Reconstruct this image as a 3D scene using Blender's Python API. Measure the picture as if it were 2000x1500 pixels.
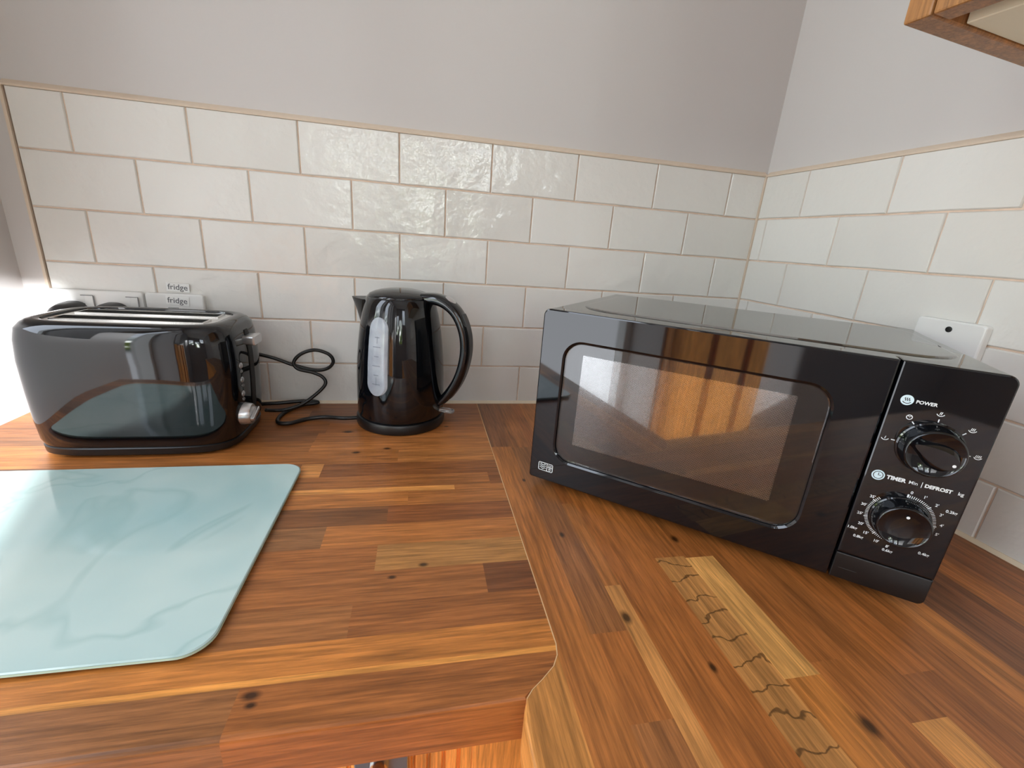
import bpy, bmesh, math, random
from mathutils import Vector, Matrix
random.seed(7)
for o in list(bpy.data.objects):
    bpy.data.objects.remove(o)
SC = bpy.context.scene
COL = SC.collection
PI = math.pi

# ---------------------------------------------------------------- camera
RM = ((0.9789548673550093, -0.19092836485688358, 0.07206751816861558),
      (0.00910909236458915, -0.311906202905071, -0.9500692317004104),
      (0.20387347085435215, 0.930731368376822, -0.30360291138161677))
cam_d = bpy.data.cameras.new('camera')
cam = bpy.data.objects.new('camera', cam_d)
COL.objects.link(cam)
X, D, F = (Vector(r) for r in RM)
cam.matrix_world = Matrix(((X.x, -D.x, -F.x, -0.6451374), (X.y, -D.y, -F.y, -0.81776633),
                           (X.z, -D.z, -F.z, 1.20663815), (0, 0, 0, 1)))
cam_d.sensor_width = 36.0
cam_d.lens = 864.7147486 / 2000 * 36.0
cam_d.clip_start = 0.01
SC.camera = cam

# ---------------------------------------------------------------- light
SC.view_settings.view_transform = 'Standard'
SC.view_settings.look = 'None'
SC.view_settings.gamma = 1.0
SC.view_settings.use_curve_mapping = False
SC.view_settings.exposure = -0.76
SC.render.film_transparent = False
SC.cycles.max_bounces = 12
SC.cycles.diffuse_bounces = 6
SC.cycles.glossy_bounces = 6
SC.cycles.sample_clamp_indirect = 6.0

world = bpy.data.worlds.new('sky'); SC.world = world
world.use_nodes = True
wn, wl = world.node_tree.nodes, world.node_tree.links
wn.clear()
w_out = wn.new('ShaderNodeOutputWorld'); w_bg = wn.new('ShaderNodeBackground')
w_tc = wn.new('ShaderNodeTexCoord'); w_sep = wn.new('ShaderNodeSeparateXYZ')
w_ramp = wn.new('ShaderNodeValToRGB'); w_map = wn.new('ShaderNodeMath')
w_map.operation = 'MULTIPLY_ADD'; w_map.inputs[1].default_value = 0.5; w_map.inputs[2].default_value = 0.5
w_noise = wn.new('ShaderNodeTexNoise'); w_noise.inputs['Scale'].default_value = 14.0; w_noise.inputs['Detail'].default_value = 5.0
w_nr = wn.new('ShaderNodeValToRGB'); w_mix = wn.new('ShaderNodeMixRGB')
e = w_ramp.color_ramp.elements
e[0].position = 0.54; e[0].color = (0, 0, 0, 1)
e[1].position = 0.66; e[1].color = (1, 1, 1, 1)
e = w_nr.color_ramp.elements                                  # the garden: leaves, gaps of sky
e[0].position = 0.40; e[0].color = (0.03, 0.045, 0.02, 1)
e[1].position = 0.64; e[1].color = (3.2, 3.4, 3.3, 1)
e3 = e.new(0.53); e3.color = (0.24, 0.32, 0.08, 1)
w_mix.inputs['Color2'].default_value = (0.86, 0.95, 1.09, 1)
wl.new(w_tc.outputs['Generated'], w_sep.inputs[0]); wl.new(w_sep.outputs['Z'], w_map.inputs[0])
wl.new(w_map.outputs[0], w_ramp.inputs[0]); wl.new(w_tc.outputs['Generated'], w_noise.inputs['Vector'])
wl.new(w_noise.outputs['Fac'], w_nr.inputs[0]); wl.new(w_ramp.outputs[0], w_mix.inputs['Fac'])
w_gr = wn.new('ShaderNodeValToRGB'); w_pat = wn.new('ShaderNodeMixRGB')      # pale paving below the horizon
e = w_gr.color_ramp.elements
e[0].position = 0.455; e[0].color = (1, 1, 1, 1)
e[1].position = 0.475; e[1].color = (0, 0, 0, 1)
w_pat.inputs['Color2'].default_value = (0.70, 0.73, 0.78, 1)
wl.new(w_map.outputs[0], w_gr.inputs[0]); wl.new(w_gr.outputs[0], w_pat.inputs['Fac'])
wl.new(w_nr.outputs[0], w_mix.inputs['Color1']); wl.new(w_mix.outputs[0], w_pat.inputs['Color1']); wl.new(w_pat.outputs[0], w_bg.inputs['Color'])
w_bg.inputs['Strength'].default_value = 10.5
wl.new(w_bg.outputs[0], w_out.inputs[0])

sun_d = bpy.data.lights.new('sun', 'SUN'); sun_d.energy = 34.0; sun_d.angle = math.radians(0.8)
sun_d.color = (0.94, 0.97, 1.0)
sun = bpy.data.objects.new('sun', sun_d); COL.objects.link(sun)
sun_dir = Vector((-0.37, 0.93, -0.364)).normalized()
sun.rotation_euler = sun_dir.to_track_quat('-Z', 'Y').to_euler()

ROOM_B = -3.0                       # rear wall
# rear wall windows, the first two unseen and cut for the sun patches: x0 x1 z0 z1
REAR = ((-0.38, 0.075, 1.62, 2.33), (-0.82, -0.40, 1.08, 1.85), (-1.21, -0.86, 1.30, 2.05))
# glazed door in the left wall, then two unseen windows added for light: y0 y1 z0 z1
LEFT = ((-1.14, -0.64, 0.0, 2.27), (-0.52, -0.21, 1.12, 2.15), (-1.48, -1.20, 1.20, 2.27))
LT = 0.26                           # left wall thickened to cut slanting light on the back wall
def portal(loc, rot, sx, sy):
    d = bpy.data.lights.new('window_portal', 'AREA'); d.shape = 'RECTANGLE'; d.size = sx; d.size_y = sy; d.cycles.is_portal = True
    o = bpy.data.objects.new('window_portal', d); COL.objects.link(o); o.location = loc; o.rotation_euler = rot
for x0, x1, z0, z1 in REAR: portal(((x0 + x1) / 2, ROOM_B - 0.11, (z0 + z1) / 2), (PI / 2, 0, 0), x1 - x0, z1 - z0)
for y0, y1, z0, z1 in LEFT: portal((-1.243 - LT + 0.005, (y0 + y1) / 2, (z0 + z1) / 2), (0, -PI / 2, 0), z1 - z0, y1 - y0)

# ---------------------------------------------------------------- helpers
def lin(r, g, b, k=1.0):
    f = lambda c: (c / 12.92 if c <= 0.04045 else ((c + 0.055) / 1.055) ** 2.4)
    return (f(r / 255) * k, f(g / 255) * k, f(b / 255) * k, 1)

def mat(name, col, rough=0.5, metal=0.0, ior=1.5, trans=0.0, coat=0.0, coat_rough=0.03, alpha=1.0):
    m = bpy.data.materials.new(name); m.use_nodes = True
    b = m.node_tree.nodes['Principled BSDF']
    b.inputs['Base Color'].default_value = col
    b.inputs['Roughness'].default_value = rough
    b.inputs['Metallic'].default_value = metal
    b.inputs['IOR'].default_value = ior
    b.inputs['Transmission Weight'].default_value = trans
    b.inputs['Coat Weight'].default_value = coat
    b.inputs['Coat Roughness'].default_value = coat_rough
    return m

def bsdf(m): return m.node_tree.nodes['Principled BSDF']

def add_bump(m, scale, strength, dist=0.001, detail=3.0, stretch=None, coat=False):
    n, l = m.node_tree.nodes, m.node_tree.links
    tc = n.new('ShaderNodeTexCoord'); mp = n.new('ShaderNodeMapping')
    no = n.new('ShaderNodeTexNoise'); bu = n.new('ShaderNodeBump')
    if stretch: mp.inputs['Scale'].default_value = stretch
    no.inputs['Scale'].default_value = scale; no.inputs['Detail'].default_value = detail
    bu.inputs['Strength'].default_value = strength; bu.inputs['Distance'].default_value = dist
    l.new(tc.outputs['Object'], mp.inputs[0]); l.new(mp.outputs[0], no.inputs['Vector'])
    l.new(no.outputs['Fac'], bu.inputs['Height']); l.new(bu.outputs[0], bsdf(m).inputs['Normal'])
    return bu

def add_mottle(m, col2, scale=6.0, lo=0.4, hi=0.7, detail=4.0, stretch=None):
    n, l = m.node_tree.nodes, m.node_tree.links
    tc = n.new('ShaderNodeTexCoord'); mp = n.new('ShaderNodeMapping')
    no = n.new('ShaderNodeTexNoise'); ra = n.new('ShaderNodeValToRGB')
    if stretch: mp.inputs['Scale'].default_value = stretch
    no.inputs['Scale'].default_value = scale; no.inputs['Detail'].default_value = detail
    ra.color_ramp.elements[0].position = lo; ra.color_ramp.elements[1].position = hi
    ra.color_ramp.elements[0].color = bsdf(m).inputs['Base Color'].default_value[:]
    ra.color_ramp.elements[1].color = col2
    l.new(tc.outputs['Object'], mp.inputs[0]); l.new(mp.outputs[0], no.inputs['Vector'])
    l.new(no.outputs['Fac'], ra.inputs[0]); l.new(ra.outputs[0], bsdf(m).inputs['Base Color'])

def obj(name, bm, m, parent=None, smooth=False, loc=None, angle=None):
    me = bpy.data.meshes.new(name); bmesh.ops.recalc_face_normals(bm, faces=bm.faces[:]) if bm.faces else None
    bm.to_mesh(me); bm.free()
    ms = m if isinstance(m, (list, tuple)) else [m]
    for x in ms: me.materials.append(x)
    if smooth:
        for p in me.polygons: p.use_smooth = True
        if angle:
            try: me.set_sharp_from_angle(angle=math.radians(angle))
            except Exception: pass
    o = bpy.data.objects.new(name, me); COL.objects.link(o)
    if parent is not None: o.parent = parent
    if loc is not None: o.location = loc
    return o

def thing(name, label, cat, loc=(0, 0, 0), rz=0.0, group=None):
    o = bpy.data.objects.new(name, None); COL.objects.link(o)
    o.location = loc; o.rotation_euler = (0, 0, rz); o.empty_display_size = 0.05
    o['label'] = label; o['category'] = cat
    if group: o['group'] = group
    return o

def tag(o, label, cat, group=None):
    o['label'] = label; o['category'] = cat
    if group: o['group'] = group
    return o

def struct(o):
    o['kind'] = 'structure'; return o

def box(bm, x0, x1, y0, y1, z0, z1, bev=0.0, seg=2, mi=0):
    r = bmesh.ops.create_cube(bm, size=1.0)
    vs = r['verts']
    for v in vs:
        v.co = Vector((x0 + (v.co.x + .5) * (x1 - x0), y0 + (v.co.y + .5) * (y1 - y0), z0 + (v.co.z + .5) * (z1 - z0)))
    fs = set(f for v in vs for f in v.link_faces)
    for f in fs: f.material_index = mi
    if bev > 0:
        es = list(set(e for v in vs for e in v.link_edges))
        bmesh.ops.bevel(bm, geom=es, offset=bev, segments=seg, affect='EDGES', profile=0.5)
    return bm

def nbox(*a, **k): return box(bmesh.new(), *a, **k)

def loft(bm, loops, close=True, cap0=False, cap1=False, mi=0):
    rows = [[bm.verts.new(p) for p in lp] for lp in loops]
    n = len(rows[0])
    for a, b in zip(rows[:-1], rows[1:]):
        for i in range(n if close else n - 1):
            j = (i + 1) % n
            f = bm.faces.new((a[i], a[j], b[j], b[i])); f.material_index = mi
    if cap0: bm.faces.new(rows[0][::-1]).material_index = mi
    if cap1: bm.faces.new(rows[-1]).material_index = mi
    return rows

def rrect(x0, x1, y0, y1, r, seg=8):
    pts = []
    for cx, cy, a0 in ((x1 - r, y1 - r, 0), (x0 + r, y1 - r, 90), (x0 + r, y0 + r, 180), (x1 - r, y0 + r, 270)):
        for i in range(seg + 1):
            a = math.radians(a0 + 90 * i / seg)
            pts.append((cx + r * math.cos(a), cy + r * math.sin(a)))
    return pts

def lathe(bm, prof, n=64, mi=0):
    loops = [[(r * math.cos(2 * PI * i / n), r * math.sin(2 * PI * i / n), z) for i in range(n)] for r, z in prof]
    return loft(bm, loops, cap0=True, cap1=True, mi=mi)

def smooth_path(pts, n=8):
    P = [Vector(p) for p in pts]; out = []
    for i in range(len(P) - 1):
        a = P[max(i - 1, 0)]; b = P[i]; c = P[i + 1]; d = P[min(i + 2, len(P) - 1)]
        for k in range(n):
            t = k / n
            out.append(0.5 * ((2 * b) + (c - a) * t + (2 * a - 5 * b + 4 * c - d) * t * t + (3 * b - a - 3 * c + d) * t ** 3))
    out.append(P[-1]); return out

def tube(bm, path, r, n=10, mi=0):
    P = [Vector(p) for p in path]; loops = []
    up = Vector((0.13, 0.2, 0.97))
    prev = None
    for i, p in enumerate(P):
        t = (P[min(i + 1, len(P) - 1)] - P[max(i - 1, 0)]).normalized()
        if prev is None: u = t.cross(up).normalized()
        else: u = (prev - t * prev.dot(t)).normalized()
        prev = u; v = t.cross(u)
        loops.append([p + u * r * math.cos(2 * PI * k / n) + v * r * math.sin(2 * PI * k / n) for k in range(n)])
    loft(bm, loops, cap0=True, cap1=True, mi=mi)
    return bm

# ---------------------------------------------------------------- materials
M = {}
M['wall'] = mat('grey_wall_paint', lin(203, 199, 197), 0.55)
add_bump(M['wall'], 220.0, 0.12, 0.0006)
M['ceiling'] = mat('ceiling_paint', lin(235, 233, 228), 0.8)
M['floor'] = mat('floor_tiles', lin(176, 177, 180), 0.4)
add_mottle(M['floor'], lin(160, 161, 165), 5.0)
M['grout'] = mat('sand_grout', lin(226, 204, 186), 0.85)
add_mottle(M['grout'], lin(206, 182, 162), 40.0)
M['bead'] = mat('cream_grout_bead', lin(216, 199, 180), 0.8)
M['white'] = mat('white_plastic', lin(232, 232, 230), 0.25)
M['white_paint'] = mat('white_gloss_paint', lin(238, 238, 236), 0.3)

def tile_material():
    m = mat('white_glazed_tile', lin(226, 224, 219), 0.06, ior=1.5)
    n, l = m.node_tree.nodes, m.node_tree.links
    tc = n.new('ShaderNodeTexCoord')
    n1 = n.new('ShaderNodeTexNoise'); n1.inputs['Scale'].default_value = 38.0; n1.inputs['Detail'].default_value = 3.0
    n2 = n.new('ShaderNodeTexNoise'); n2.inputs['Scale'].default_value = 9.0; n2.inputs['Detail'].default_value = 1.0
    n3 = n.new('ShaderNodeTexNoise'); n3.inputs['Scale'].default_value = 420.0; n3.inputs['Detail'].default_value = 2.0
    a = n.new('ShaderNodeMath'); a.operation = 'MULTIPLY_ADD'; a.inputs[1].default_value = 2.2
    a3 = n.new('ShaderNodeMath'); a3.operation = 'MULTIPLY_ADD'; a3.inputs[1].default_value = 0.05
    bu = n.new('ShaderNodeBump'); bu.inputs['Strength'].default_value = 0.6; bu.inputs['Distance'].default_value = 0.003
    for x in (n1, n2, n3): l.new(tc.outputs['Object'], x.inputs['Vector'])
    l.new(n2.outputs['Fac'], a.inputs[0]); l.new(n1.outputs['Fac'], a.inputs[2])
    l.new(n3.outputs['Fac'], a3.inputs[0]); l.new(a.outputs[0], a3.inputs[2])
    l.new(a3.outputs[0], bu.inputs['Height']); l.new(bu.outputs[0], bsdf(m).inputs['Normal'])
    at = n.new('ShaderNodeAttribute'); at.attribute_name = 'tone'
    mx = n.new('ShaderNodeMixRGB'); mx.inputs['Color1'].default_value = lin(229, 228, 224); mx.inputs['Color2'].default_value = lin(220, 218, 213)
    l.new(at.outputs['Fac'], mx.inputs['Fac']); l.new(mx.outputs[0], bsdf(m).inputs['Base Color'])
    return m
M['tile'] = tile_material()

def wood_material(name, along='X', fallback=None, knots=(), gain=1.22, rough=0.33, tint=(1.0, 0.96, 0.74)):
    """Oiled hardwood; the stave colour comes from the 'stave' attribute, grain runs along the given axis."""
    m = mat(name, (0.2, 0.1, 0.05, 1), rough, ior=1.45)
    n, l = m.node_tree.nodes, m.node_tree.links
    tc = n.new('ShaderNodeTexCoord')
    off = n.new('ShaderNodeAttribute'); off.attribute_name = 'shift'
    addv = n.new('ShaderNodeVectorMath'); addv.operation = 'ADD'
    l.new(tc.outputs['Object'], addv.inputs[0]); l.new(off.outputs['Vector'], addv.inputs[1])
    def stretched(a, b):
        mp = n.new('ShaderNodeMapping')
        mp.inputs['Scale'].default_value = {'X': (a, b, b), 'Y': (b, a, b), 'Z': (b, b, a)}[along]
        l.new(addv.outputs[0], mp.inputs[0]); return mp
    fine = n.new('ShaderNodeTexNoise'); fine.inputs['Scale'].default_value = 1.0; fine.inputs['Detail'].default_value = 5.0; fine.inputs['Roughness'].default_value = 0.7
    l.new(stretched(28, 620).outputs[0], fine.inputs['Vector'])
    broad = n.new('ShaderNodeTexNoise'); broad.inputs['Scale'].default_value = 1.0; broad.inputs['Detail'].default_value = 4.0; broad.inputs['Distortion'].default_value = 0.8
    l.new(stretched(7, 75).outputs[0], broad.inputs['Vector'])
    fr = n.new('ShaderNodeMapRange'); fr.inputs['From Min'].default_value = 0.3; fr.inputs['From Max'].default_value = 0.7
    fr.inputs['To Min'].default_value = 0.70; fr.inputs['To Max'].default_value = 1.26
    br = n.new('ShaderNodeMapRange'); br.inputs['From Min'].default_value = 0.3; br.inputs['From Max'].default_value = 0.7
    br.inputs['To Min'].default_value = 0.80; br.inputs['To Max'].default_value = 1.24
    l.new(fine.outputs['Fac'], fr.inputs['Value']); l.new(broad.outputs['Fac'], br.inputs['Value'])
    mu = n.new('ShaderNodeMath'); mu.operation = 'MULTIPLY'
    l.new(fr.outputs[0], mu.inputs[0]); l.new(br.outputs[0], mu.inputs[1])
    pore = n.new('ShaderNodeTexNoise'); pore.inputs['Scale'].default_value = 1.0; pore.inputs['Detail'].default_value = 2.0; pore.inputs['Distortion'].default_value = 0.3
    l.new(stretched(14, 300).outputs[0], pore.inputs['Vector'])
    pr_ = n.new('ShaderNodeMapRange'); pr_.inputs['From Min'].default_value = 0.34; pr_.inputs['From Max'].default_value = 0.62
    pr_.inputs['To Min'].default_value = 0.74; pr_.inputs['To Max'].default_value = 1.12
    l.new(pore.outputs['Fac'], pr_.inputs['Value'])
    mu2 = n.new('ShaderNodeMath'); mu2.operation = 'MULTIPLY'; l.new(mu.outputs[0], mu2.inputs[0]); l.new(pr_.outputs[0], mu2.inputs[1])
    fac = mu2.outputs[0]
    # cracked figure on the staves flagged for it
    ck = n.new('ShaderNodeAttribute'); ck.attribute_name = 'crack'
    wv = n.new('ShaderNodeTexWave'); wv.wave_type = 'BANDS'; wv.bands_direction = along; wv.wave_profile = 'SIN'
    wv.inputs['Scale'].default_value = 14.0; wv.inputs['Distortion'].default_value = 7.0; wv.inputs['Detail'].default_value = 3.0
    wv.inputs['Detail Scale'].default_value = 2.2
    mpw = n.new('ShaderNodeMapping'); l.new(addv.outputs[0], mpw.inputs[0]); l.new(mpw.outputs[0], wv.inputs['Vector'])
    cr = n.new('ShaderNodeMapRange'); cr.inputs['From Min'].default_value = 0.004; cr.inputs['From Max'].default_value = 0.03
    cr.inputs['To Min'].default_value = 0.38; cr.inputs['To Max'].default_value = 1.0
    l.new(wv.outputs['Fac'], cr.inputs['Value'])
    cmix = n.new('ShaderNodeMix'); cmix.data_type = 'FLOAT'
    cmix.inputs['A'].default_value = 1.0
    l.new(ck.outputs['Fac'], cmix.inputs['Factor']); l.new(cr.outputs[0], cmix.inputs['B'])
    m2 = n.new('ShaderNodeMath'); m2.operation = 'MULTIPLY'; l.new(fac, m2.inputs[0]); l.new(cmix.outputs['Result'], m2.inputs[1]); fac = m2.outputs[0]
    for (kx, ky, kr) in knots:
        kr *= 0.62
        sub = n.new('ShaderNodeVectorMath'); sub.operation = 'SUBTRACT'; sub.inputs[1].default_value = (kx, ky, 0)
        sc = n.new('ShaderNodeVectorMath'); sc.operation = 'MULTIPLY'
        sc.inputs[1].default_value = (0.6, 1, 0) if along == 'X' else (1, 0.6, 0)
        ln = n.new('ShaderNodeVectorMath'); ln.operation = 'LENGTH'
        mr = n.new('ShaderNodeMapRange'); mr.inputs['From Min'].default_value = kr * 0.35; mr.inputs['From Max'].default_value = kr
        mr.inputs['To Min'].default_value = 0.16; mr.inputs['To Max'].default_value = 1.0
        mm = n.new('ShaderNodeMath'); mm.operation = 'MULTIPLY'
        l.new(tc.outputs['Object'], sub.inputs[0]); l.new(sub.outputs[0], sc.inputs[0]); l.new(sc.outputs[0], ln.inputs[0])
        l.new(ln.outputs['Value'], mr.inputs['Value']); l.new(mr.outputs[0], mm.inputs[0]); l.new(fac, mm.inputs[1]); fac = mm.outputs[0]
    if fallback is None:
        co = n.new('ShaderNodeAttribute'); co.attribute_name = 'stave'; colsock = co.outputs['Color']
    else:
        co = n.new('ShaderNodeRGB'); co.outputs[0].default_value = fallback; colsock = co.outputs[0]
    sc0 = n.new('ShaderNodeVectorMath'); sc0.operation = 'MULTIPLY'; sc0.inputs[1].default_value = tint
    sc = n.new('ShaderNodeVectorMath'); sc.operation = 'SCALE'
    gm = n.new('ShaderNodeMath'); gm.operation = 'MULTIPLY'; gm.inputs[1].default_value = gain
    l.new(fac, gm.inputs[0]); l.new(colsock, sc0.inputs[0]); l.new(sc0.outputs[0], sc.inputs[0]); l.new(gm.outputs[0], sc.inputs['Scale'])
    l.new(sc.outputs[0], bsdf(m).inputs['Base Color'])
    bu = n.new('ShaderNodeBump'); bu.inputs['Strength'].default_value = 0.15; bu.inputs['Distance'].default_value = 0.0006
    l.new(fac, bu.inputs['Height']); l.new(bu.outputs[0], bsdf(m).inputs['Normal'])
    return m

M['oak'] = wood_material('golden_oak', 'Z', fallback=lin(214, 150, 84), rough=0.4)
M['oak_y'] = wood_material('golden_oak_rail', 'Y', fallback=lin(186, 120, 58), rough=0.4)
M['oak_x'] = wood_material('golden_oak_crosswise', 'X', fallback=lin(178, 116, 60), rough=0.4)
M['black_gloss'] = mat('black_gloss_plastic', lin(10, 12, 16), 0.04, ior=1.57)
M['black_satin'] = mat('black_satin_plastic', lin(20, 20, 21), 0.33)
M['black_matt'] = mat('black_matt_plastic', lin(12, 12, 12), 0.6)
M['black_cable'] = mat('black_cable_sheath', lin(18, 18, 18), 0.35)
M['chrome'] = mat('brushed_chrome', (0.72, 0.71, 0.69, 1), 0.16, metal=1.0)
M['silver'] = mat('satin_silver_plastic', (0.62, 0.62, 0.63, 1), 0.28, metal=0.9)
M['print'] = mat('white_print', lin(225, 230, 232), 0.5)
M['print_pale'] = mat('pale_blue_print', lin(205, 228, 236), 0.5)
M['clear'] = mat('clear_plastic', (0.95, 0.95, 0.95, 1), 0.06, trans=0.9, ior=1.45)

# ---------------------------------------------------------------- room shell
W, TH = 0.152, 0.0773925               # tile pitch along and up
ZT = 1.3618                            # top of the tiling
ZB = 0.9                               # top of the worktop
XL = -1.243                            # face of the left wall
SK = 0.0383                            # the corner is a little wider than square
CEIL = 2.45

def wall_with_holes(name, x0, x1, y0, y1, z0, z1, holes):
    bm = bmesh.new()
    xs = sorted({x0, x1} | {h[0] for h in holes} | {h[1] for h in holes})
    zs = sorted({z0, z1} | {h[2] for h in holes} | {h[3] for h in holes})
    for yy in (y0, y1):
        g = [[bm.verts.new((x, yy, z)) for x in xs] for z in zs]
        for i in range(len(zs) - 1):
            for j in range(len(xs) - 1):
                cx, cz = (xs[j] + xs[j + 1]) / 2, (zs[i] + zs[i + 1]) / 2
                if not any(h[0] < cx < h[1] and h[2] < cz < h[3] for h in holes):
                    bm.faces.new((g[i][j], g[i][j + 1], g[i + 1][j + 1], g[i + 1][j]))
    for (a, b, c, d) in list(holes) + [(x0, x1, z0, z1)]:
        lp = [(a, c), (b, c), (b, d), (a, d)]
        for p, q in zip(lp, lp[1:] + lp[:1]):
            bm.faces.new([bm.verts.new(v) for v in ((p[0], y0, p[1]), (q[0], y0, q[1]), (q[0], y1, q[1]), (p[0], y1, p[1]))])
    bmesh.ops.remove_doubles(bm, verts=bm.verts[:], dist=1e-5)
    return struct(obj(name, bm, M['wall']))

struct(obj('wall_back', nbox(XL - 0.12, 0.12, 0.006, 0.12, -0.1, CEIL + 0.1), M['wall']))
lw = wall_with_holes('wall_left', -0.12, 3.12, 0.0, LT, -0.1, CEIL + 0.1, [(-b, -a, c, d) for a, b, c, d in LEFT])
lw.rotation_euler = (0, 0, -PI / 2); lw.location = (XL - LT, 0, 0)
wr = struct(obj('wall_right', nbox(0.006, 0.126, -3.12, 0.12, -0.1, CEIL + 0.1), M['wall']))
wr.rotation_euler = (0, 0, SK)
wall_with_holes('wall_rear', XL - 0.12, 0.25, ROOM_B - 0.12, ROOM_B, -0.1, CEIL + 0.1, REAR)
struct(obj('floor', nbox(XL - 0.12, 0.25, ROOM_B - 0.12, 0.12, -0.1, 0.0), M['floor']))
struct(obj('ceiling', nbox(XL - 0.12, 0.25, ROOM_B - 0.12, 0.12, CEIL, CEIL + 0.1), M['ceiling']))

# rear window frames, the first two round openings cut for the sun
for nm, (x0, x1, z0, z1) in zip(('sun_window_1', 'sun_window_2', 'window_3'), REAR):
    fb = bmesh.new()
    for a in ((x0, x0 + .04, z0, z1), (x1 - .04, x1, z0, z1), (x0 + .04, x1 - .04, z0, z0 + .04), (x0 + .04, x1 - .04, z1 - .04, z1)):
        box(fb, a[0], a[1], ROOM_B - 0.09, ROOM_B - 0.03, a[2], a[3])
    struct(obj(nm, fb, M['white_paint']))

# tiled splashbacks: one sheet of tiles and grout for each wall
def tile_sheet(name, cells, surf):
    """cells: list of (x0,x1,z0,z1,splits below,splits above) in the sheet's plane, y = 0 is the tile face."""
    bm = bmesh.new()
    tone = bm.faces.layers.float.new('tone')
    fs = []
    for (a, b, c, d, lo, hi) in cells:
        pts = [(a, c)] + [(x, c) for x in sorted(lo) if a + 1e-4 < x < b - 1e-4] + [(b, c), (b, d)] + \
              [(x, d) for x in sorted(hi, reverse=True) if a + 1e-4 < x < b - 1e-4] + [(a, d)]
        fs.append(bm.faces.new([bm.verts.new((x, 0.0035, z)) for x, z in pts]))
    bmesh.ops.remove_doubles(bm, verts=bm.verts[:], dist=2e-4)
    fs = bm.faces[:]
    for f in fs: f.material_index = 0; f[tone] = random.random()
    bmesh.ops.recalc_face_normals(bm, faces=fs)
    for f in fs:
        if f.normal.y > 0: f.normal_flip()
    r = bmesh.ops.inset_individual(bm, faces=fs, thickness=0.0013, depth=0.0)
    for f in r['faces']: f.material_index = 1
    r = bmesh.ops.inset_individual(bm, faces=fs, thickness=0.0004, depth=0.0014)
    for f in r['faces']: f.material_index = 0
    r = bmesh.ops.inset_individual(bm, faces=fs, thickness=0.0014, depth=0.0013)
    for f in r['faces']: f.material_index = 0
    for f in fs:                                    # hand-set: each tile tilts a hair
        c = f.calc_center_median(); tx, tz = random.uniform(-.004, .004), random.uniform(-.004, .004)
        for v in f.verts: v.co.y += (v.co.x - c.x) * tx + (v.co.z - c.z) * tz
    me = bpy.data.meshes.new(name); bm.to_mesh(me); bm.free()
    me.materials.append(M['tile']); me.materials.append(M['grout'])
    for p in me.polygons: p.use_smooth = False
    o = bpy.data.objects.new(name, me); COL.objects.link(o)
    return struct(o)

UC = 7.9785
def cells_back():
    out = []
    joints = {}
    for k in range(1, 7):
        s = 0.5 if k % 2 else 0.0
        js = [0.055] + [s + i for i in range(0, 9) if 0.06 < s + i < UC - 0.01] + [UC]
        joints[k] = [(u - UC) * W for u in js]
    for k in range(1, 7):
        z1, z0 = ZT - (k - 1) * TH, ZT - k * TH
        for a, b in zip(joints[k][:-1], joints[k][1:]):
            out.append((a, b, z0, z1, joints.get(k + 1, []), joints.get(k - 1, [])))
    return out
def cells_right():
    out = []
    joints = {}
    for k in range(1, 7):
        s = 0.642 if k % 2 else 0.162
        joints[k] = [0.0] + [(s + i) * W for i in range(0, 9)] + [9.5 * W]
    for k in range(1, 7):
        z1, z0 = ZT - (k - 1) * TH, ZT - k * TH
        for a, b in zip(joints[k][:-1], joints[k][1:]):
            out.append((a, b, z0, z1, joints.get(k + 1, []), joints.get(k - 1, [])))
    return out
tile_sheet('wall_back_tiles', cells_back(), 0)
t = tile_sheet('wall_right_tiles', cells_right(), 0)
t.rotation_euler = (0, 0, -PI / 2 + SK)

def bead(name, a, b, z0, z1, depth=0.0065):
    """sloping grout bead that finishes the top of the tiles; runs along local x"""
    bm = bmesh.new()
    prof = [(0.0062, z0), (-0.0002, z0), (-0.0006, z0 + 0.0022), (0.001, z0 + 0.0042), (0.0062, z1)]
    loft(bm, [[(x, y, z) for y, z in prof] for x in (a, b)], cap0=True, cap1=True)
    return struct(obj(name, bm, M['bead']))
bead('trim_1', -1.2065, 0.0, ZT - 0.0012, ZT + 0.0075)
b2 = bead('trim_2', 0.0, 9.5 * W, ZT - 0.0012, ZT + 0.0075); b2.rotation_euler = (0, 0, -PI / 2 + SK)
# sealant along the worktop
M['seal'] = mat('cream_sealant', lin(225, 210, 186), 0.4)
def sealant(name, a, b):
    bm = bmesh.new()
    prof = [(0.004, ZB - 0.002), (-0.0045, ZB - 0.002), (-0.0045, ZB + 0.0006), (-0.0008, ZB + 0.0045), (0.004, ZB + 0.0045)]
    loft(bm, [[(x, y, z) for y, z in prof] for x in (a, b)], cap0=True, cap1=True)
    return struct(obj(name, bm, M['seal']))
sealant('trim_3', -1.2065, 0.0)
s2 = sealant('trim_4', 0.0, 9.5 * W); s2.rotation_euler = (0, 0, -PI / 2 + SK)
bm = nbox(-1.2095, -1.2055, -0.0002, 0.0062, ZB, ZT + 0.004)
struct(obj('trim_5', bm, M['bead']))

struct(obj('trim_7', nbox(-0.0014, 0.006, -0.0014, 0.0062, ZB, ZT + 0.003), M['bead']))

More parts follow.
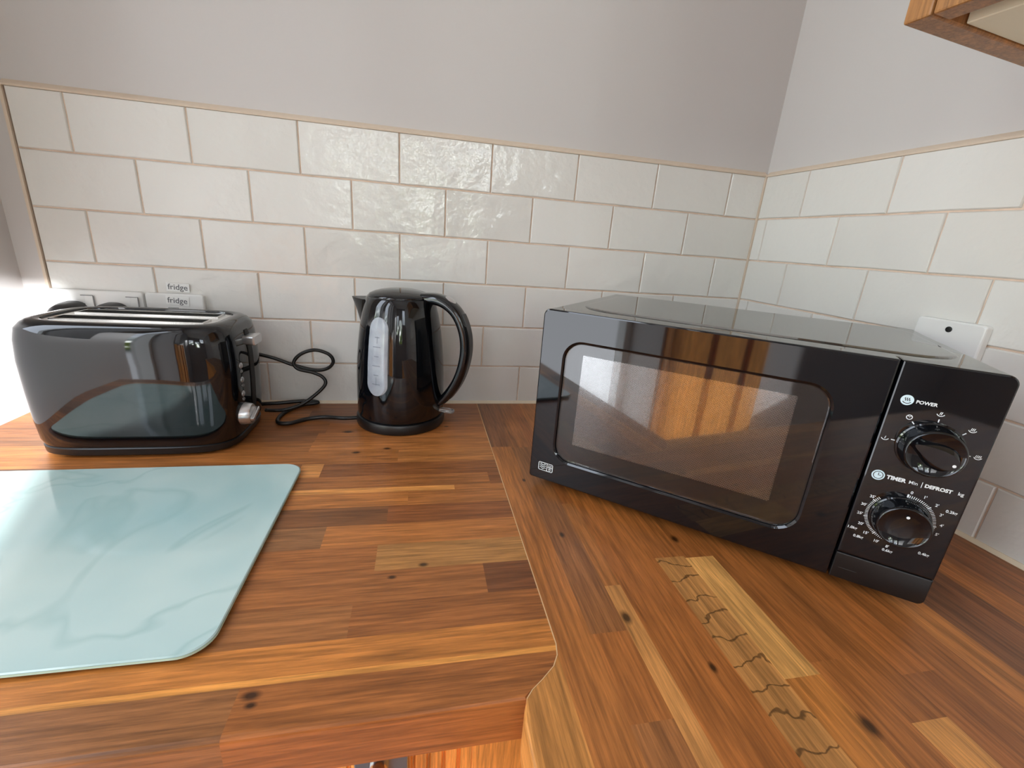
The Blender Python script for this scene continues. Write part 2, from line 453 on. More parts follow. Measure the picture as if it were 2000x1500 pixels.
# what stands along the left wall further back: glazed door, two windows added for light, oak panelling
for nm, (y0, y1, z0, z1) in zip(('door_1', 'added_window_4', 'added_window_5'), LEFT):
    gd = bmesh.new(); k = 0.10 if z0 == 0 else 0.03
    for a in ((y0, y0 + .03, z0, z1), (y1 - .03, y1, z0, z1), (y0 + .03, y1 - .03, z0, z0 + k), (y0 + .03, y1 - .03, z1 - .03, z1)):
        box(gd, XL - LT + 0.03, XL - LT + 0.08, a[0], a[1], a[2], a[3])
    struct(obj(nm, gd, M['white_paint']))
wains = struct(obj('trim_6', nbox(XL, XL + 0.03, -1.62, -1.15, 0.0, 1.15, 0.003), M['oak']))
for y in (-1.575, -1.40, -1.195):
    struct(obj('panel_stile', nbox(XL + 0.03, XL + 0.04, y - 0.045, y + 0.045, 0.02, 1.13, 0.003), M['oak'], wains))

# ---------------------------------------------------------------- worktops
C_ = lambda s: lin(*s)
THK = 0.040
def worktop(name, outline, front, along, staves, knots, label, m):
    """outline: polygon (ccw). front(p): True on rounded edges. staves: list of (lo, hi, [(end, colour, crack)...]) across the grain."""
    bm = bmesh.new()
    top = [bm.verts.new((x, y, ZB)) for x, y in outline]
    f = bm.faces.new(top)
    r = bmesh.ops.extrude_face_region(bm, geom=[f])
    for v in r['geom']:
        if isinstance(v, bmesh.types.BMVert): v.co.z -= THK
    bmesh.ops.recalc_face_normals(bm, faces=bm.faces[:])
    es = [e for e in bm.edges if all(abs(v.co.z - ZB) < 1e-5 for v in e.verts) and all(front(v.co) for v in e.verts)]
    bmesh.ops.bevel(bm, geom=es, offset=0.0035, segments=3, affect='EDGES', profile=0.5)
    ax, gx = (1, 0) if along == 'X' else (0, 1)         # across axis, grain axis
    cuts = sorted(set([s[0] for s in staves] + [s[1] for s in staves]))
    for c in cuts:
        co = [0, 0, 0]; no = [0, 0, 0]; co[ax] = c; no[ax] = 1
        bmesh.ops.bisect_plane(bm, geom=bm.verts[:] + bm.edges[:] + bm.faces[:], plane_co=co, plane_no=no, dist=1e-6)
    for lo, hi, segs in staves:
        for end, *_ in segs[:-1]:
            fs = [f for f in bm.faces if lo < f.calc_center_median()[ax] < hi]
            g = set(fs) | set(e for f in fs for e in f.edges) | set(v for f in fs for v in f.verts)
            co = [0, 0, 0]; no = [0, 0, 0]; co[gx] = end; no[gx] = 1
            bmesh.ops.bisect_plane(bm, geom=list(g), plane_co=co, plane_no=no, dist=1e-6)
    st = bm.faces.layers.float_color.new('stave'); sh = bm.faces.layers.float_vector.new('shift'); ck = bm.faces.layers.float.new('crack')
    for f in bm.faces:
        c = f.calc_center_median(); best = None
        for i, (lo, hi, segs) in enumerate(staves):
            if lo <= c[ax] <= hi:
                for j, (end, colr, crack) in enumerate(segs):
                    if c[gx] >= end or j == len(segs) - 1:
                        best = (i, j, colr, crack); break
                break
        if best is None: best = (0, 0, staves[0][2][0][1], 0)
        i, j, colr, crack = best
        f[st] = C_(tuple(0.82 * c + 0.18 * q for c, q in zip(colr, (150, 97, 56))))
        rnd = random.Random(i * 37 + j * 101 + (5 if along == 'X' else 0))
        f[sh] = Vector((rnd.uniform(-5, 5), rnd.uniform(-5, 5), rnd.uniform(-5, 5))); f[ck] = crack
    o = obj(name, bm, m)
    return tag(o, label, 'worktop')

# segments run from the high end of the grain axis downwards: (end, colour, crack)
E_ = -9.0
L = [(-0.040, 0.02, [(-0.72, (138, 84, 48), 0), (-1.0, (120, 74, 46), 0), (E_, (140, 88, 52), 0)]),
     (-0.085, -0.040, [(-0.60, (142, 88, 52), 0), (-0.83, (120, 74, 46), 0), (E_, (150, 96, 58), 0)]),
     (-0.136, -0.085, [(-0.79, (146, 90, 52), 0), (E_, (128, 80, 50), 0)]),
     (-0.166, -0.136, [(-0.80, (158, 100, 58), 0), (E_, (118, 76, 50), 0)]),
     (-0.200, -0.166, [(-0.801, (166, 106, 62), 0), (-1.05, (150, 96, 56), 0), (E_, (160, 104, 60), 0)]),
     (-0.239, -0.200, [(-0.675, (168, 110, 66), 0.0), (E_, (158, 100, 56), 0)]),
     (-0.275, -0.239, [(-0.772, (126, 77, 47), 0), (-0.80, (196, 134, 80), 0), (E_, (140, 86, 50), 0)]),
     (-0.305, -0.275, [(-0.552, (120, 72, 44), 0), (E_, (146, 92, 54), 0)]),
     (-0.316, -0.305, [(-0.60, (160, 102, 58), 0), (-0.80, (210, 146, 86), 0), (E_, (170, 110, 62), 0)]),
     (-0.347, -0.316, [(-0.658, (158, 100, 58), 0), (E_, (170, 108, 60), 0)]),
     (-0.382, -0.347, [(-0.68, (122, 72, 44), 0), (E_, (112, 72, 48), 0)]),
     (-0.418, -0.382, [(-0.742, (168, 106, 60), 0), (E_, (132, 92, 66), 0)]),
     (-0.456, -0.418, [(-0.686, (158, 114, 72), 0), (E_, (146, 90, 52), 0)]),
     (-0.495, -0.456, [(-0.582, (100, 60, 40), 0), (E_, (144, 90, 54), 0)]),
     (-0.530, -0.495, [(-0.70, (134, 82, 48), 0), (E_, (142, 92, 58), 0)]),
     (-0.557, -0.530, [(E_, (176, 112, 58), 0)]),
     (-0.562, -0.557, [(E_, (206, 142, 76), 0)]),
     (-0.900, -0.562, [(-0.765, (142, 86, 48), 0), (-0.90, (124, 82, 54), 0), (E_, (134, 88, 58), 0)])]
seam = [(-0.5355, 0.002), (-0.5355, -0.556), (-0.5375, -0.566), (-0.543, -0.575), (-0.5545, -0.5845), (-0.5635, -0.591), (-0.569, -0.597)]
outL = [(XL + 0.001, 0.002), (XL + 0.001, -0.597)] + seam[::-1]
def frontL(p): return (p.y < -0.59)
M['topL'] = wood_material('hardwood_staves_long', 'X', knots=((-0.756, -0.569, .008), (-0.754, -0.576, .005), (-0.757, -0.132, .010), (-0.692, -0.195, .007), (-0.735, -0.206, .008), (-0.64, -0.452, .006), (-0.669, -0.466, .005), (-0.60, -0.115, .005)))
M['topR'] = wood_material('hardwood_staves_cross', 'Y', knots=((-0.465, -0.538, .009), (-0.417, -0.593, .006), (-0.332, -0.65, .011), (-0.505, -0.30, .005), (-0.488, -0.42, .006), (-0.36, -0.44, .008)))
wl_ = worktop('worktop', outL, frontL, 'X', L, None, 'wooden stave worktop under the toaster, kettle and glass board, along the back wall', M['topL'])

A = [(-0.62, -0.5365, [(E_, (176, 122, 70), 0)]),
     (-0.5365, -0.503, [(-0.197, (112, 70, 46), 0), (-0.66, (156, 98, 54), 0), (E_, (150, 98, 60), 0)]),
     (-0.503, -0.470, [(-0.20, (132, 82, 48), 0), (-0.551, (126, 82, 52), 0), (-0.625, (150, 92, 50), 0), (E_, (150, 98, 62), 0)]),
     (-0.470, -0.454, [(-0.36, (138, 82, 46), 0), (-0.50, (154, 98, 54), 0), (E_, (186, 132, 82), 0)]),
     (-0.454, -0.400, [(-0.30, (150, 94, 50), 0), (E_, (152, 92, 48), 0)]),
     (-0.400, -0.366, [(-0.468, (146, 88, 46), 0), (E_, (170, 122, 76), 1)]),
     (-0.366, -0.333, [(-0.471, (140, 84, 44), 0), (-0.610, (206, 156, 98), 0), (E_, (168, 108, 56), 0)]),
     (-0.333, -0.298, [(-0.60, (142, 86, 46), 0), (E_, (150, 92, 50), 0)]),
     (-0.298, -0.265, [(-0.653, (138, 84, 46), 0), (E_, (190, 134, 80), 0)]),
     (-0.265, -0.230, [(-0.62, (150, 90, 48), 0), (E_, (130, 78, 44), 0)]),
     (-0.230, -0.195, [(E_, (138, 84, 46), 0)]),
     (-0.195, -0.160, [(-0.50, (176, 112, 60), 0), (E_, (160, 102, 56), 0)]),
     (-0.160, -0.125, [(-0.70, (102, 64, 46), 0), (E_, (140, 84, 48), 0)]),
     (-0.125, -0.090, [(-0.70, (108, 66, 46), 0), (E_, (140, 84, 48), 0)]),
     (-0.090, -0.055, [(E_, (160, 98, 52), 0)]),
     (-0.055, -0.020, [(E_, (124, 74, 44), 0)]),
     (-0.020, 0.20, [(E_, (134, 80, 46), 0)])]
G = 0.0009
outR = [(x + G, y) for x, y in seam] + [(-0.5715, -0.603), (-0.5735, -0.612), (-0.574, -0.63), (-0.574, -1.40), (1.40 * SK, -1.40), (0.0, 0.002)]
def frontR(p): return (p.y < -0.598 and p.x < -0.4)
worktop('worktop', outR, frontR, 'Y', A, None, 'wooden stave worktop under the microwave, along the right wall', M['topR'])
# pale filler in the mitred joint between the two tops
bm = bmesh.new()
lp = []
for (x, y) in seam[0:]:
    lp.append([(x, y, ZB - 0.02), (x + G, y, ZB - 0.02), (x + G, y, ZB + 0.0002), (x, y, ZB + 0.0002)])
loft(bm, lp, cap0=True, cap1=True)
obj('joint_filler', bm, mat('pale_joint_filler', lin(214, 176, 128), 0.7), wl_)

# ---------------------------------------------------------------- base cabinets
bc = thing('base_cabinet', 'oak base cabinet with ribbed door under the back worktop', 'cabinet', (-0.75, -0.3, 0.0))
def part(name, bm, m, parent, **k):
    o = obj(name, bm, m, parent, **k)
    o.matrix_parent_inverse = Matrix.Translation(-parent.location) if parent.rotation_euler[2] == 0 else parent.matrix_basis.inverted()
    return o
part('carcass', nbox(-1.20, -0.556, -0.552, -0.02, 0.10, ZB - THK), M['oak'], bc)
part('plinth', nbox(-1.20, -0.556, -0.50, -0.48, 0.0, 0.10), M['oak_x'], bc)
part('stile', nbox(-0.603, -0.556, -0.574, -0.552, 0.10, ZB - THK - 0.002, 0.002), M['oak'], bc)
# ribbed door
bm = bmesh.new()
prof = []
x = -1.06
while x < -0.606:
    prof += [(x, -0.571), (x + 0.0012, -0.5745), (x + 0.0095, -0.5745), (x + 0.0107, -0.571)]
    x += 0.0118
lo = [(a, b, 0.12) for a, b in prof] + [(-0.606, -0.554, 0.12), (-1.06, -0.554, 0.12)]
hi = [(a, b, ZB - THK - 0.003) for a, b, _ in lo]
loft(bm, [lo, hi], cap0=True, cap1=True)
dp = part('door', bm, M['oak'], bc)
bm = bmesh.new(); box(bm, -0.690, -0.651, -0.580, -0.5746, 0.70, ZB - THK - 0.004, 0.001)
h = obj('handle', bm, mat('dark_steel', (0.28, 0.28, 0.29, 1), 0.3, metal=1.0), dp); h['label'] = 'dark steel handle'
bm = bmesh.new(); tube(bm, smooth_path([(-0.672, -0.579, 0.835), (-0.672, -0.592, 0.833), (-0.672, -0.597, 0.82), (-0.672, -0.597, 0.72)], 5), 0.007, 14)
obj('handle_bar', bm, M['chrome'], dp, smooth=True)
rc = thing('base_cabinet', 'oak base cabinet under the worktop that carries the microwave', 'cabinet', (-0.28, -0.99, 0.0))
part('carcass', nbox(-0.545, -0.02, -1.38, -0.60, 0.10, ZB - THK), M['oak'], rc)
part('plinth', nbox(-0.49, -0.47, -1.38, -0.60, 0.0, 0.10), M['oak_y'], rc)
part('door', nbox(-0.565, -0.546, -1.37, -0.625, 0.12, ZB - THK - 0.003, 0.003), M['oak'], rc)

# ---------------------------------------------------------------- wall cabinet, top right
wc = thing('wall_cabinet', 'oak wall cabinet with cream underside hanging on the right wall', 'cabinet', (-0.15, -0.8, 1.379))
M['cab_oak'] = wood_material('brown_oak', 'Z', fallback=lin(140, 98, 62), rough=0.4)
M['cream'] = mat('cream_board', lin(222, 214, 186), 0.45)
part('end_panel', nbox(-0.300, 0.010, -0.505, -0.487, 1.379, 2.05, 0.0015), M['cab_oak'], wc)
part('door', nbox(-0.300, -0.281, -1.10, -0.506, 1.379, 2.05, 0.0015), M['cab_oak'], wc)
part('bottom_panel', nbox(-0.262, 0.018, -1.10, -0.5055, 1.381, 1.397, 0.0008), M['cream'], wc)
part('carcass', nbox(-0.279, 0.018, -1.10, -0.507, 1.3975, 2.05), M['cab_oak'], wc)
CA = math.radians(7.5)
pv = Matrix.Translation((-0.300, -0.487, 1.379))
wc.matrix_world = pv @ Matrix.Rotation(CA, 4, 'Z') @ pv.inverted() @ Matrix.Translation(wc.location)

# ---------------------------------------------------------------- sockets
def plate(bm, x0, x1, z0, z1, t=0.008, r=0.004):
    loops = []
    for y, ins in ((0.0, 0.0), (-t + 0.002, 0.0), (-t + 0.0006, 0.0006), (-t, 0.002)):
        loops.append([(a, y, b) for a, b in rrect(x0 + ins, x1 - ins, z0 + ins, z1 - ins, r)])
    loft(bm, loops, cap0=True, cap1=True); return bm
M['ink'] = mat('grey_ink', lin(105, 105, 108), 0.6)
M['paper'] = mat('white_sticker', lin(238, 238, 236), 0.6)

def text_mesh(bm, s, size, u, v, to3, offset=0.0, align='LEFT', shear=0.0):
    """flat lettering; to3(u, v) maps the sign's plane into 3D"""
    c = bpy.data.curves.new('lettering', 'FONT'); c.body = s; c.size = size; c.align_x = align; c.align_y = 'CENTER'
    c.offset = offset; c.resolution_u = 3; c.shear = shear
    o = bpy.data.objects.new('lettering', c); COL.objects.link(o)
    bpy.context.view_layer.update()
    me = bpy.data.meshes.new_from_object(o.evaluated_get(bpy.context.evaluated_depsgraph_get()))
    bpy.data.objects.remove(o); bpy.data.curves.remove(c)
    vs = [bm.verts.new(to3(u + p.co.x, v + p.co.y)) for p in me.vertices]
    for p in me.polygons:
        try: bm.faces.new([vs[i] for i in p.vertices])
        except ValueError: pass
    bpy.data.meshes.remove(me)

def stroke(bm, pts, w, to3):
    """flat line of width w through 2D points"""
    n = len(pts)
    Lp, Rp = [], []
    for i, p in enumerate(pts):
        a = pts[max(i - 1, 0)]; b = pts[min(i + 1, n - 1)]
        dx, dy = b[0] - a[0], b[1] - a[1]; q = math.hypot(dx, dy) or 1
        nx, ny = -dy / q * w / 2, dx / q * w / 2
        Lp.append(bm.verts.new(to3(p[0] + nx, p[1] + ny))); Rp.append(bm.verts.new(to3(p[0] - nx, p[1] - ny)))
    for i in range(n - 1): bm.faces.new((Lp[i], Rp[i], Rp[i + 1], Lp[i + 1]))

def disc(bm, u, v, r, to3, n=32):
    bm.faces.new([bm.verts.new(to3(u + r * math.cos(2 * PI * i / n), v + r * math.sin(2 * PI * i / n))) for i in range(n)])

def arc(u, v, r, a0, a1, n=10):
    return [(u + r * math.cos(math.radians(a0 + (a1 - a0) * i / n)), v + r * math.sin(math.radians(a0 + (a1 - a0) * i / n))) for i in range(n + 1)]

TS = -0.0005           # tile face
ds = thing('double_socket', 'white double wall socket with two black plugs behind the toaster', 'socket', (-1.141, TS, 1.046))
part('faceplate', plate(bmesh.new(), -1.205, -1.0775, 1.003, 1.0892), M['white'], ds)
for sx in (-1.150, -1.0895):
    bm = bmesh.new(); box(bm, sx - 0.006, sx + 0.006, TS - 0.0105, TS - 0.0076, 1.062, 1.081, 0.001)
    sw = part('switch', bm, M['white'], ds)
    bm = bmesh.new(); f3 = lambda u, v: (u, TS - 0.0108, v)
    stroke(bm, [(sx - 0.010, 1.0815), (sx + 0.0065, 1.0815), (sx + 0.0065, 1.060)], 0.0012, f3)
    part('switch_outline', bm, M['ink'], ds)
def plug(px, label):
    p = thing('plug', label, 'plug', (px, TS - 0.008, 1.045), group='black plugs in the double socket')
    bm = bmesh.new()
    loops = []
    for y, k in ((0.0, 1.0), (-0.014, 0.98), (-0.028, 0.86), (-0.036, 0.6), (-0.038, 0.2)):
        loops.append([(a * k, y - 0.0004, b * k) for a, b in rrect(-0.0235, 0.0235, -0.024, 0.027, 0.02)])
    loft(bm, loops, cap0=True, cap1=True)
    obj('plug_body', bm, M['black_satin'], p, smooth=True, angle=40)
    return p
plug(-1.1725, 'black three-pin plug in the left half of the double socket')
plug(-1.1185, 'black three-pin plug in the right half of the double socket')
fs = thing('switch_plate', 'white single switch plate marked fridge beside the double socket', 'switch', (-1.033, TS, 1.046))
part('faceplate', plate(bmesh.new(), -1.0745, -0.9915, 1.0035, 1.0892), M['white'], fs)
part('rocker', nbox(-1.043, -1.025, TS - 0.0115, TS - 0.0076, 1.035, 1.0665, 0.001), M['white'], fs)
f3 = lambda u, v: (u, TS - 0.0118, v)
bm = bmesh.new(); stroke(bm, [(-1.042, 1.0675), (-1.0265, 1.0675)], 0.001, f3); part('rocker_outline', bm, M['ink'], fs)
def sticker(xc, zc, yb, label, tilt):
    s = thing('sticker', label, 'label', (xc, yb, zc), group='fridge stickers')
    bm = nbox(-0.0165, 0.0165, -0.0004, 0.0, -0.0068, 0.0068); o = obj('sticker_paper', bm, M['paper'], s)
    bm = bmesh.new(); text_mesh(bm, 'fridge', 0.0125, 0, 0, lambda u, v: (u, -0.0007, v), align='CENTER', offset=0.0001)
    o2 = obj('sticker_lettering', bm, M['ink'], s)
    s.rotation_euler = (0, tilt, 0)
sticker(-1.0285, 1.0990, TS - 0.0012, 'white fridge sticker on the tile above the switch plate', 0.04)
sticker(-1.0285, 1.0785, TS - 0.0082, 'white fridge sticker stuck on the switch plate', 0.06)

# blanking plate on the right wall above the microwave
e_r = Vector((SK, -math.cos(SK), 0)).normalized()
wp = thing('wall_plate', 'white outlet plate on the right wall behind the microwave', 'wall plate', (0, 0, 0), -PI / 2 + SK)
bm = plate(bmesh.new(), 0.3445, 0.4205, 1.070, 1.1535, t=0.010)
o = obj('faceplate', bm, M['white'], wp)
bm = bmesh.new(); lathe(bm, [(0.0001, 0.0), (0.0036, 0.0), (0.0036, 0.0006), (0.0024, 0.0008), (0.0022, 0.0002), (0.0001, 0.0002)], 20)
o = obj('screw_hole', bm, M['black_satin'], wp, loc=(0.3835, -0.0100, 1.1425)); o.rotation_euler = (PI / 2, 0, 0)

# ---------------------------------------------------------------- chopping board
gb = thing('chopping_board', 'pale mint glass chopping board with marble veins in front of the toaster', 'chopping board', (-0.995, -0.387, ZB))
def board_material():
    m = mat('mint_marble_glass', lin(176, 208, 205), 0.05, ior=1.52)
    n, l = m.node_tree.nodes, m.node_tree.links
    tc = n.new('ShaderNodeTexCoord')
    base = n.new('ShaderNodeTexNoise'); base.inputs['Scale'].default_value = 5.0; base.inputs['Detail'].default_value = 3.0
    ra = n.new('ShaderNodeValToRGB'); ra.color_ramp.elements[0].position = 0.32; ra.color_ramp.elements[1].position = 0.68
    ra.color_ramp.elements[0].color = lin(162, 196, 196); ra.color_ramp.elements[1].color = lin(198, 217, 211)
    ve = n.new('ShaderNodeTexNoise'); ve.inputs['Scale'].default_value = 4.2; ve.inputs['Detail'].default_value = 3.0; ve.inputs['Distortion'].default_value = 1.2
    ab = n.new('ShaderNodeMath'); ab.operation = 'SUBTRACT'; ab.inputs[1].default_value = 0.5
    a2 = n.new('ShaderNodeMath'); a2.operation = 'ABSOLUTE'
    mr = n.new('ShaderNodeMapRange'); mr.inputs['From Min'].default_value = 0.0; mr.inputs['From Max'].default_value = 0.022
    mr.inputs['To Min'].default_value = 0.36; mr.inputs['To Max'].default_value = 0.0
    pa = n.new('ShaderNodeTexNoise'); pa.inputs['Scale'].default_value = 9.0
    pm = n.new('ShaderNodeMath'); pm.operation = 'MULTIPLY'
    mx = n.new('ShaderNodeMixRGB'); mx.inputs['Color2'].default_value = lin(92, 148, 146)
    for x in (base, ve, pa): l.new(tc.outputs['Object'], x.inputs['Vector'])
    l.new(base.outputs['Fac'], ra.inputs[0]); l.new(ve.outputs['Fac'], ab.inputs[0]); l.new(ab.outputs[0], a2.inputs[0])
    l.new(a2.outputs[0], mr.inputs['Value']); l.new(mr.outputs[0], pm.inputs[0]); l.new(pa.outputs['Fac'], pm.inputs[1])
    l.new(pm.outputs[0], mx.inputs['Fac']); l.new(ra.outputs[0], mx.inputs['Color1']); l.new(mx.outputs[0], bsdf(m).inputs['Base Color'])
    return m
bm = bmesh.new()
loops = []
for z, ins in ((0.0020, 0.0010), (0.0028, 0.0), (0.0052, 0.0), (0.0060, 0.0010)):
    loops.append([(a, b, z) for a, b in rrect(-0.200 + ins, 0.199 - ins, -0.149 + ins, 0.141 - ins, 0.022, 12)])
loft(bm, loops, cap0=True, cap1=True)
obj('glass_sheet', bm, board_material(), gb)
bm = bmesh.new()
a = rrect(-0.2003, 0.1993, -0.1493, 0.1413, 0.022, 12)
loft(bm, [[(x, y, z) for x, y in a] for z in (0.0030, 0.0050)])
g = obj('glass_edge', bm, mat('pale_green_glass_edge', lin(196, 226, 208), 0.15), gb)
for fx in (-0.17, 0.17):
    for fy in (-0.12, 0.12):
        bm = bmesh.new(); lathe(bm, [(0.0001, 0), (0.006, 0), (0.006, 0.0019), (0.0001, 0.0019)], 16)
        obj('foot', bm, M['clear'], gb, loc=(fx, fy, 0))

# ---------------------------------------------------------------- toaster
ts = thing('toaster', 'glossy black two-slot toaster standing by the left wall', 'toaster', (-1.015, -0.128, ZB))
def sup(a, b, nexp, n=96, cx=0.0, cy=0.0):
    out = []
    for i in range(n):
        t = 2 * PI * i / n; c, s = math.cos(t), math.sin(t)
        out.append((cx + a * math.copysign(abs(c) ** (2 / nexp), c), cy + b * math.copysign(abs(s) ** (2 / nexp), s)))
    return out
bm = bmesh.new(); loops = []
prof = [(0.014, 0.1175, 0.0770), (0.022, 0.1205, 0.0785), (0.045, 0.1230, 0.0785), (0.085, 0.1250, 0.0780), (0.125, 0.1255, 0.0780),
        (0.152, 0.1235, 0.0765), (0.166, 0.1205, 0.0740), (0.1725, 0.1165, 0.0705), (0.1755, 0.1115, 0.0660), (0.1762, 0.105, 0.0600),
        (0.1752, 0.1005, 0.0560), (0.1715, 0.0995, 0.0550), (0.120, 0.0990, 0.0545)]
for z, a, b in prof: loops.append([(x, y, z) for x, y in sup(a, b, 4.6 if z < 0.17 else 4.2)])
loft(bm, loops, cap0=True, cap1=True)
obj('body', bm, M['black_gloss'], ts, smooth=True, angle=50)
bm = bmesh.new()
loops = [[(x, y, z) for x, y in sup(a, b, 4.4)] for z, a, b in ((0.0015, 0.114, 0.0745), (0.004, 0.118, 0.0785), (0.0125, 0.1190, 0.0790), (0.0145, 0.1165, 0.0765))]
loft(bm, loops, cap0=True, cap1=True)
obj('base', bm, M['black_satin'], ts, smooth=True, angle=40)
for fx in (-0.085, 0.085):
    for fy in (-0.05, 0.05):
        bm = bmesh.new(); lathe(bm, [(0.0001, 0), (0.009, 0), (0.010, 0.0025), (0.0001, 0.0025)], 20)
        obj('foot', bm, M['black_matt'], ts, loc=(fx, fy, 0))
# slot plate with two long slots
bm = bmesh.new()
xs = [-0.0985, -0.088, 0.086, 0.0965]; ys = [-0.0535, -0.036, -0.010, 0.010, 0.036, 0.0535]
g = [[bm.verts.new((x, y, 0.1735)) for x in xs] for y in ys]
for i in range(5):
    for j in range(3):
        if j == 1 and i in (1, 3): continue
        bm.faces.new((g[i][j], g[i][j + 1], g[i + 1][j + 1], g[i + 1][j]))
for i in (1, 3):
    lp = [g[i][1], g[i][2], g[i + 1][2], g[i + 1][1]]
    r1 = [bm.verts.new(v.co + Vector((0, 0, 0.0015))) for v in lp]
    cen = sum((v.co for v in lp), Vector()) / 4
    r2 = []
    for v in r1:
        d = v.co - cen
        r2.append(bm.verts.new((cen.x + d.x - math.copysign(0.002, d.x), cen.y + d.y - math.copysign(0.002, d.y), 0.175)))
    r3 = [bm.verts.new((v.co.x, v.co.y, 0.128)) for v in r2]
    for A_, B_ in ((lp, r1), (r1, r2), (r2, r3)):
        for k in range(4): bm.faces.new((A_[k], A_[(k + 1) % 4], B_[(k + 1) % 4], B_[k]))
obj('slot_plate', bm, M['chrome'], ts)
# control end (faces +x)
f3 = lambda u, v: (0.1262, u, v)
def endx(z):                                   # body end at mid-depth for a height
    for (z0, a0, _), (z1, a1, _) in zip(prof[:-1], prof[1:]):
        if z0 <= z <= z1: return a0 + (a1 - a0) * (z - z0) / (z1 - z0)
    return 0.12
bm = bmesh.new(); loops = []
for z in [0.040 + 0.120 * i / 14 for i in range(15)]:
    w_ = 0.0085 * (1 if 0 < (z - 0.04) < 0.12 else 0.7)
    loops.append([(endx(z) + 0.0004, -w_ + 0.004, z), (endx(z) + 0.0012, -w_ + 0.0055, z), (endx(z) + 0.0012, w_ + 0.0025, z), (endx(z) + 0.0004, w_ + 0.004, z)])
loft(bm, loops, cap0=True, cap1=True)
obj('lever_track', bm, M['black_matt'], ts, smooth=False)
bm = bmesh.new(); loops = []
for x_, k in ((0.116, 0.75), (0.128, 0.9), (0.1375, 1.0), (0.1395, 0.92)):
    loops.append([(x_, -0.001 + a, 0.147 + b) for a, b in rrect(-0.0165 * k, 0.0165 * k, -0.0065 * k, 0.0065 * k, 0.003)])
loft(bm, loops, cap0=True, cap1=True)
lv = obj('lever', bm, M['silver'], ts, smooth=True, angle=35); lv['label'] = 'silver lever'
for i, z in enumerate((0.116, 0.108, 0.0955, 0.0875, 0.075, 0.067)):
    big = (i % 2 == 0)
    bm = bmesh.new(); rr = 0.0042 if big else 0.0026
    lathe(bm, [(0.0001, 0.0), (rr, 0.0), (rr, 0.0016), (rr * 0.7, 0.0026), (0.0001, 0.0028)], 20)
    b_ = obj('button' if big else 'indicator_light', bm, M['silver'] if big else M['clear'], ts, smooth=True, angle=40, loc=(endx(z) - 0.0016, -0.034, z))
    b_.rotation_euler = (0, PI / 2, 0)
bm = bmesh.new()
lathe(bm, [(0.0001, 0.0), (0.0165, 0.0), (0.0165, 0.004), (0.0150, 0.013), (0.0138, 0.0148), (0.0001, 0.0150)], 48)
kn = obj('browning_knob', bm, M['silver'], ts, smooth=True, angle=35, loc=(endx(0.044) - 0.0045, -0.033, 0.044)); kn.rotation_euler = (0, PI / 2, 0)
kn['label'] = 'silver browning knob'
bm = nbox(-0.0028, 0.0028, -0.0135, 0.0135, 0.0145, 0.0205, 0.0012)
gr = obj('knob_grip', bm, M['silver'], kn); gr.rotation_euler = (0, 0, 0.35)

# ---------------------------------------------------------------- kettle
kt = thing('kettle', 'glossy black jug kettle with grey water window by the back wall', 'kettle', (-0.676, -0.080, ZB))
KP = [(0.0185, 0.0700), (0.022, 0.0712), (0.050, 0.0716), (0.085, 0.0710), (0.115, 0.0695), (0.140, 0.0672), (0.165, 0.0640), (0.185, 0.0602), (0.200, 0.0565), (0.2105, 0.0530)]
def krad(z):
    for (a, ra_), (b, rb) in zip(KP[:-1], KP[1:]):
        if a <= z <= b: return ra_ + (rb - ra_) * (z - a) / (b - a)
    return KP[-1][1]
bm = bmesh.new(); lathe(bm, [(r, z) for z, r in KP] + [(0.0515, 0.2118), (0.0495, 0.2112)], 96)
obj('body', bm, M['black_gloss'], kt, smooth=True, angle=50)
bm = bmesh.new(); lathe(bm, [(0.068, 0.0), (0.0725, 0.001), (0.0735, 0.004), (0.0735, 0.013), (0.0722, 0.0165), (0.069, 0.0178)], 96)
obj('power_base', bm, M['black_satin'], kt, smooth=True, angle=40)
bm = bmesh.new()
lathe(bm, [(0.0500, 0.2116), (0.0502, 0.2135), (0.0480, 0.2160), (0.040, 0.2195), (0.030, 0.2222), (0.018, 0.2240), (0.006, 0.2246), (0.0005, 0.2247)], 80)
obj('lid', bm, M['black_gloss'], kt, smooth=True, angle=50)
HA = math.radians(-25)                                 # handle bearing
hx, hy = math.cos(HA), math.sin(HA)
def rad(rho, z, t=0.0): return Vector((rho * hx - t * hy, rho * hy + t * hx, z))
path = smooth_path([rad(0.040, 0.2125), rad(0.062, 0.2135), rad(0.081, 0.2075), rad(0.098, 0.193), rad(0.1095, 0.169), rad(0.1135, 0.142), rad(0.1105, 0.114), rad(0.102, 0.087), rad(0.089, 0.064), rad(0.075, 0.047), rad(0.064, 0.041)], 7)
bm = bmesh.new(); loops = []
tv = Vector((-hy, hx, 0))
for i, p in enumerate(path):
    t = (path[min(i + 1, len(path) - 1)] - path[max(i - 1, 0)]).normalized(); nrm = t.cross(tv).normalized()
    k = i / (len(path) - 1); wt = 0.0165 - 0.006 * k; wn_ = 0.0092 - 0.002 * k
    lp = []
    for j in range(20):
        a = 2 * PI * j / 20; c, s = math.cos(a), math.sin(a)
        lp.append(p + tv * wt * math.copysign(abs(c) ** 0.7, c) + nrm * wn_ * math.copysign(abs(s) ** 0.7, s))
    loops.append(lp)
loft(bm, loops, cap0=True, cap1=True)
obj('handle', bm, M['black_gloss'], kt, smooth=True, angle=60)
bm = bmesh.new(); loops = []                           # satin inlay along the outside of the grip
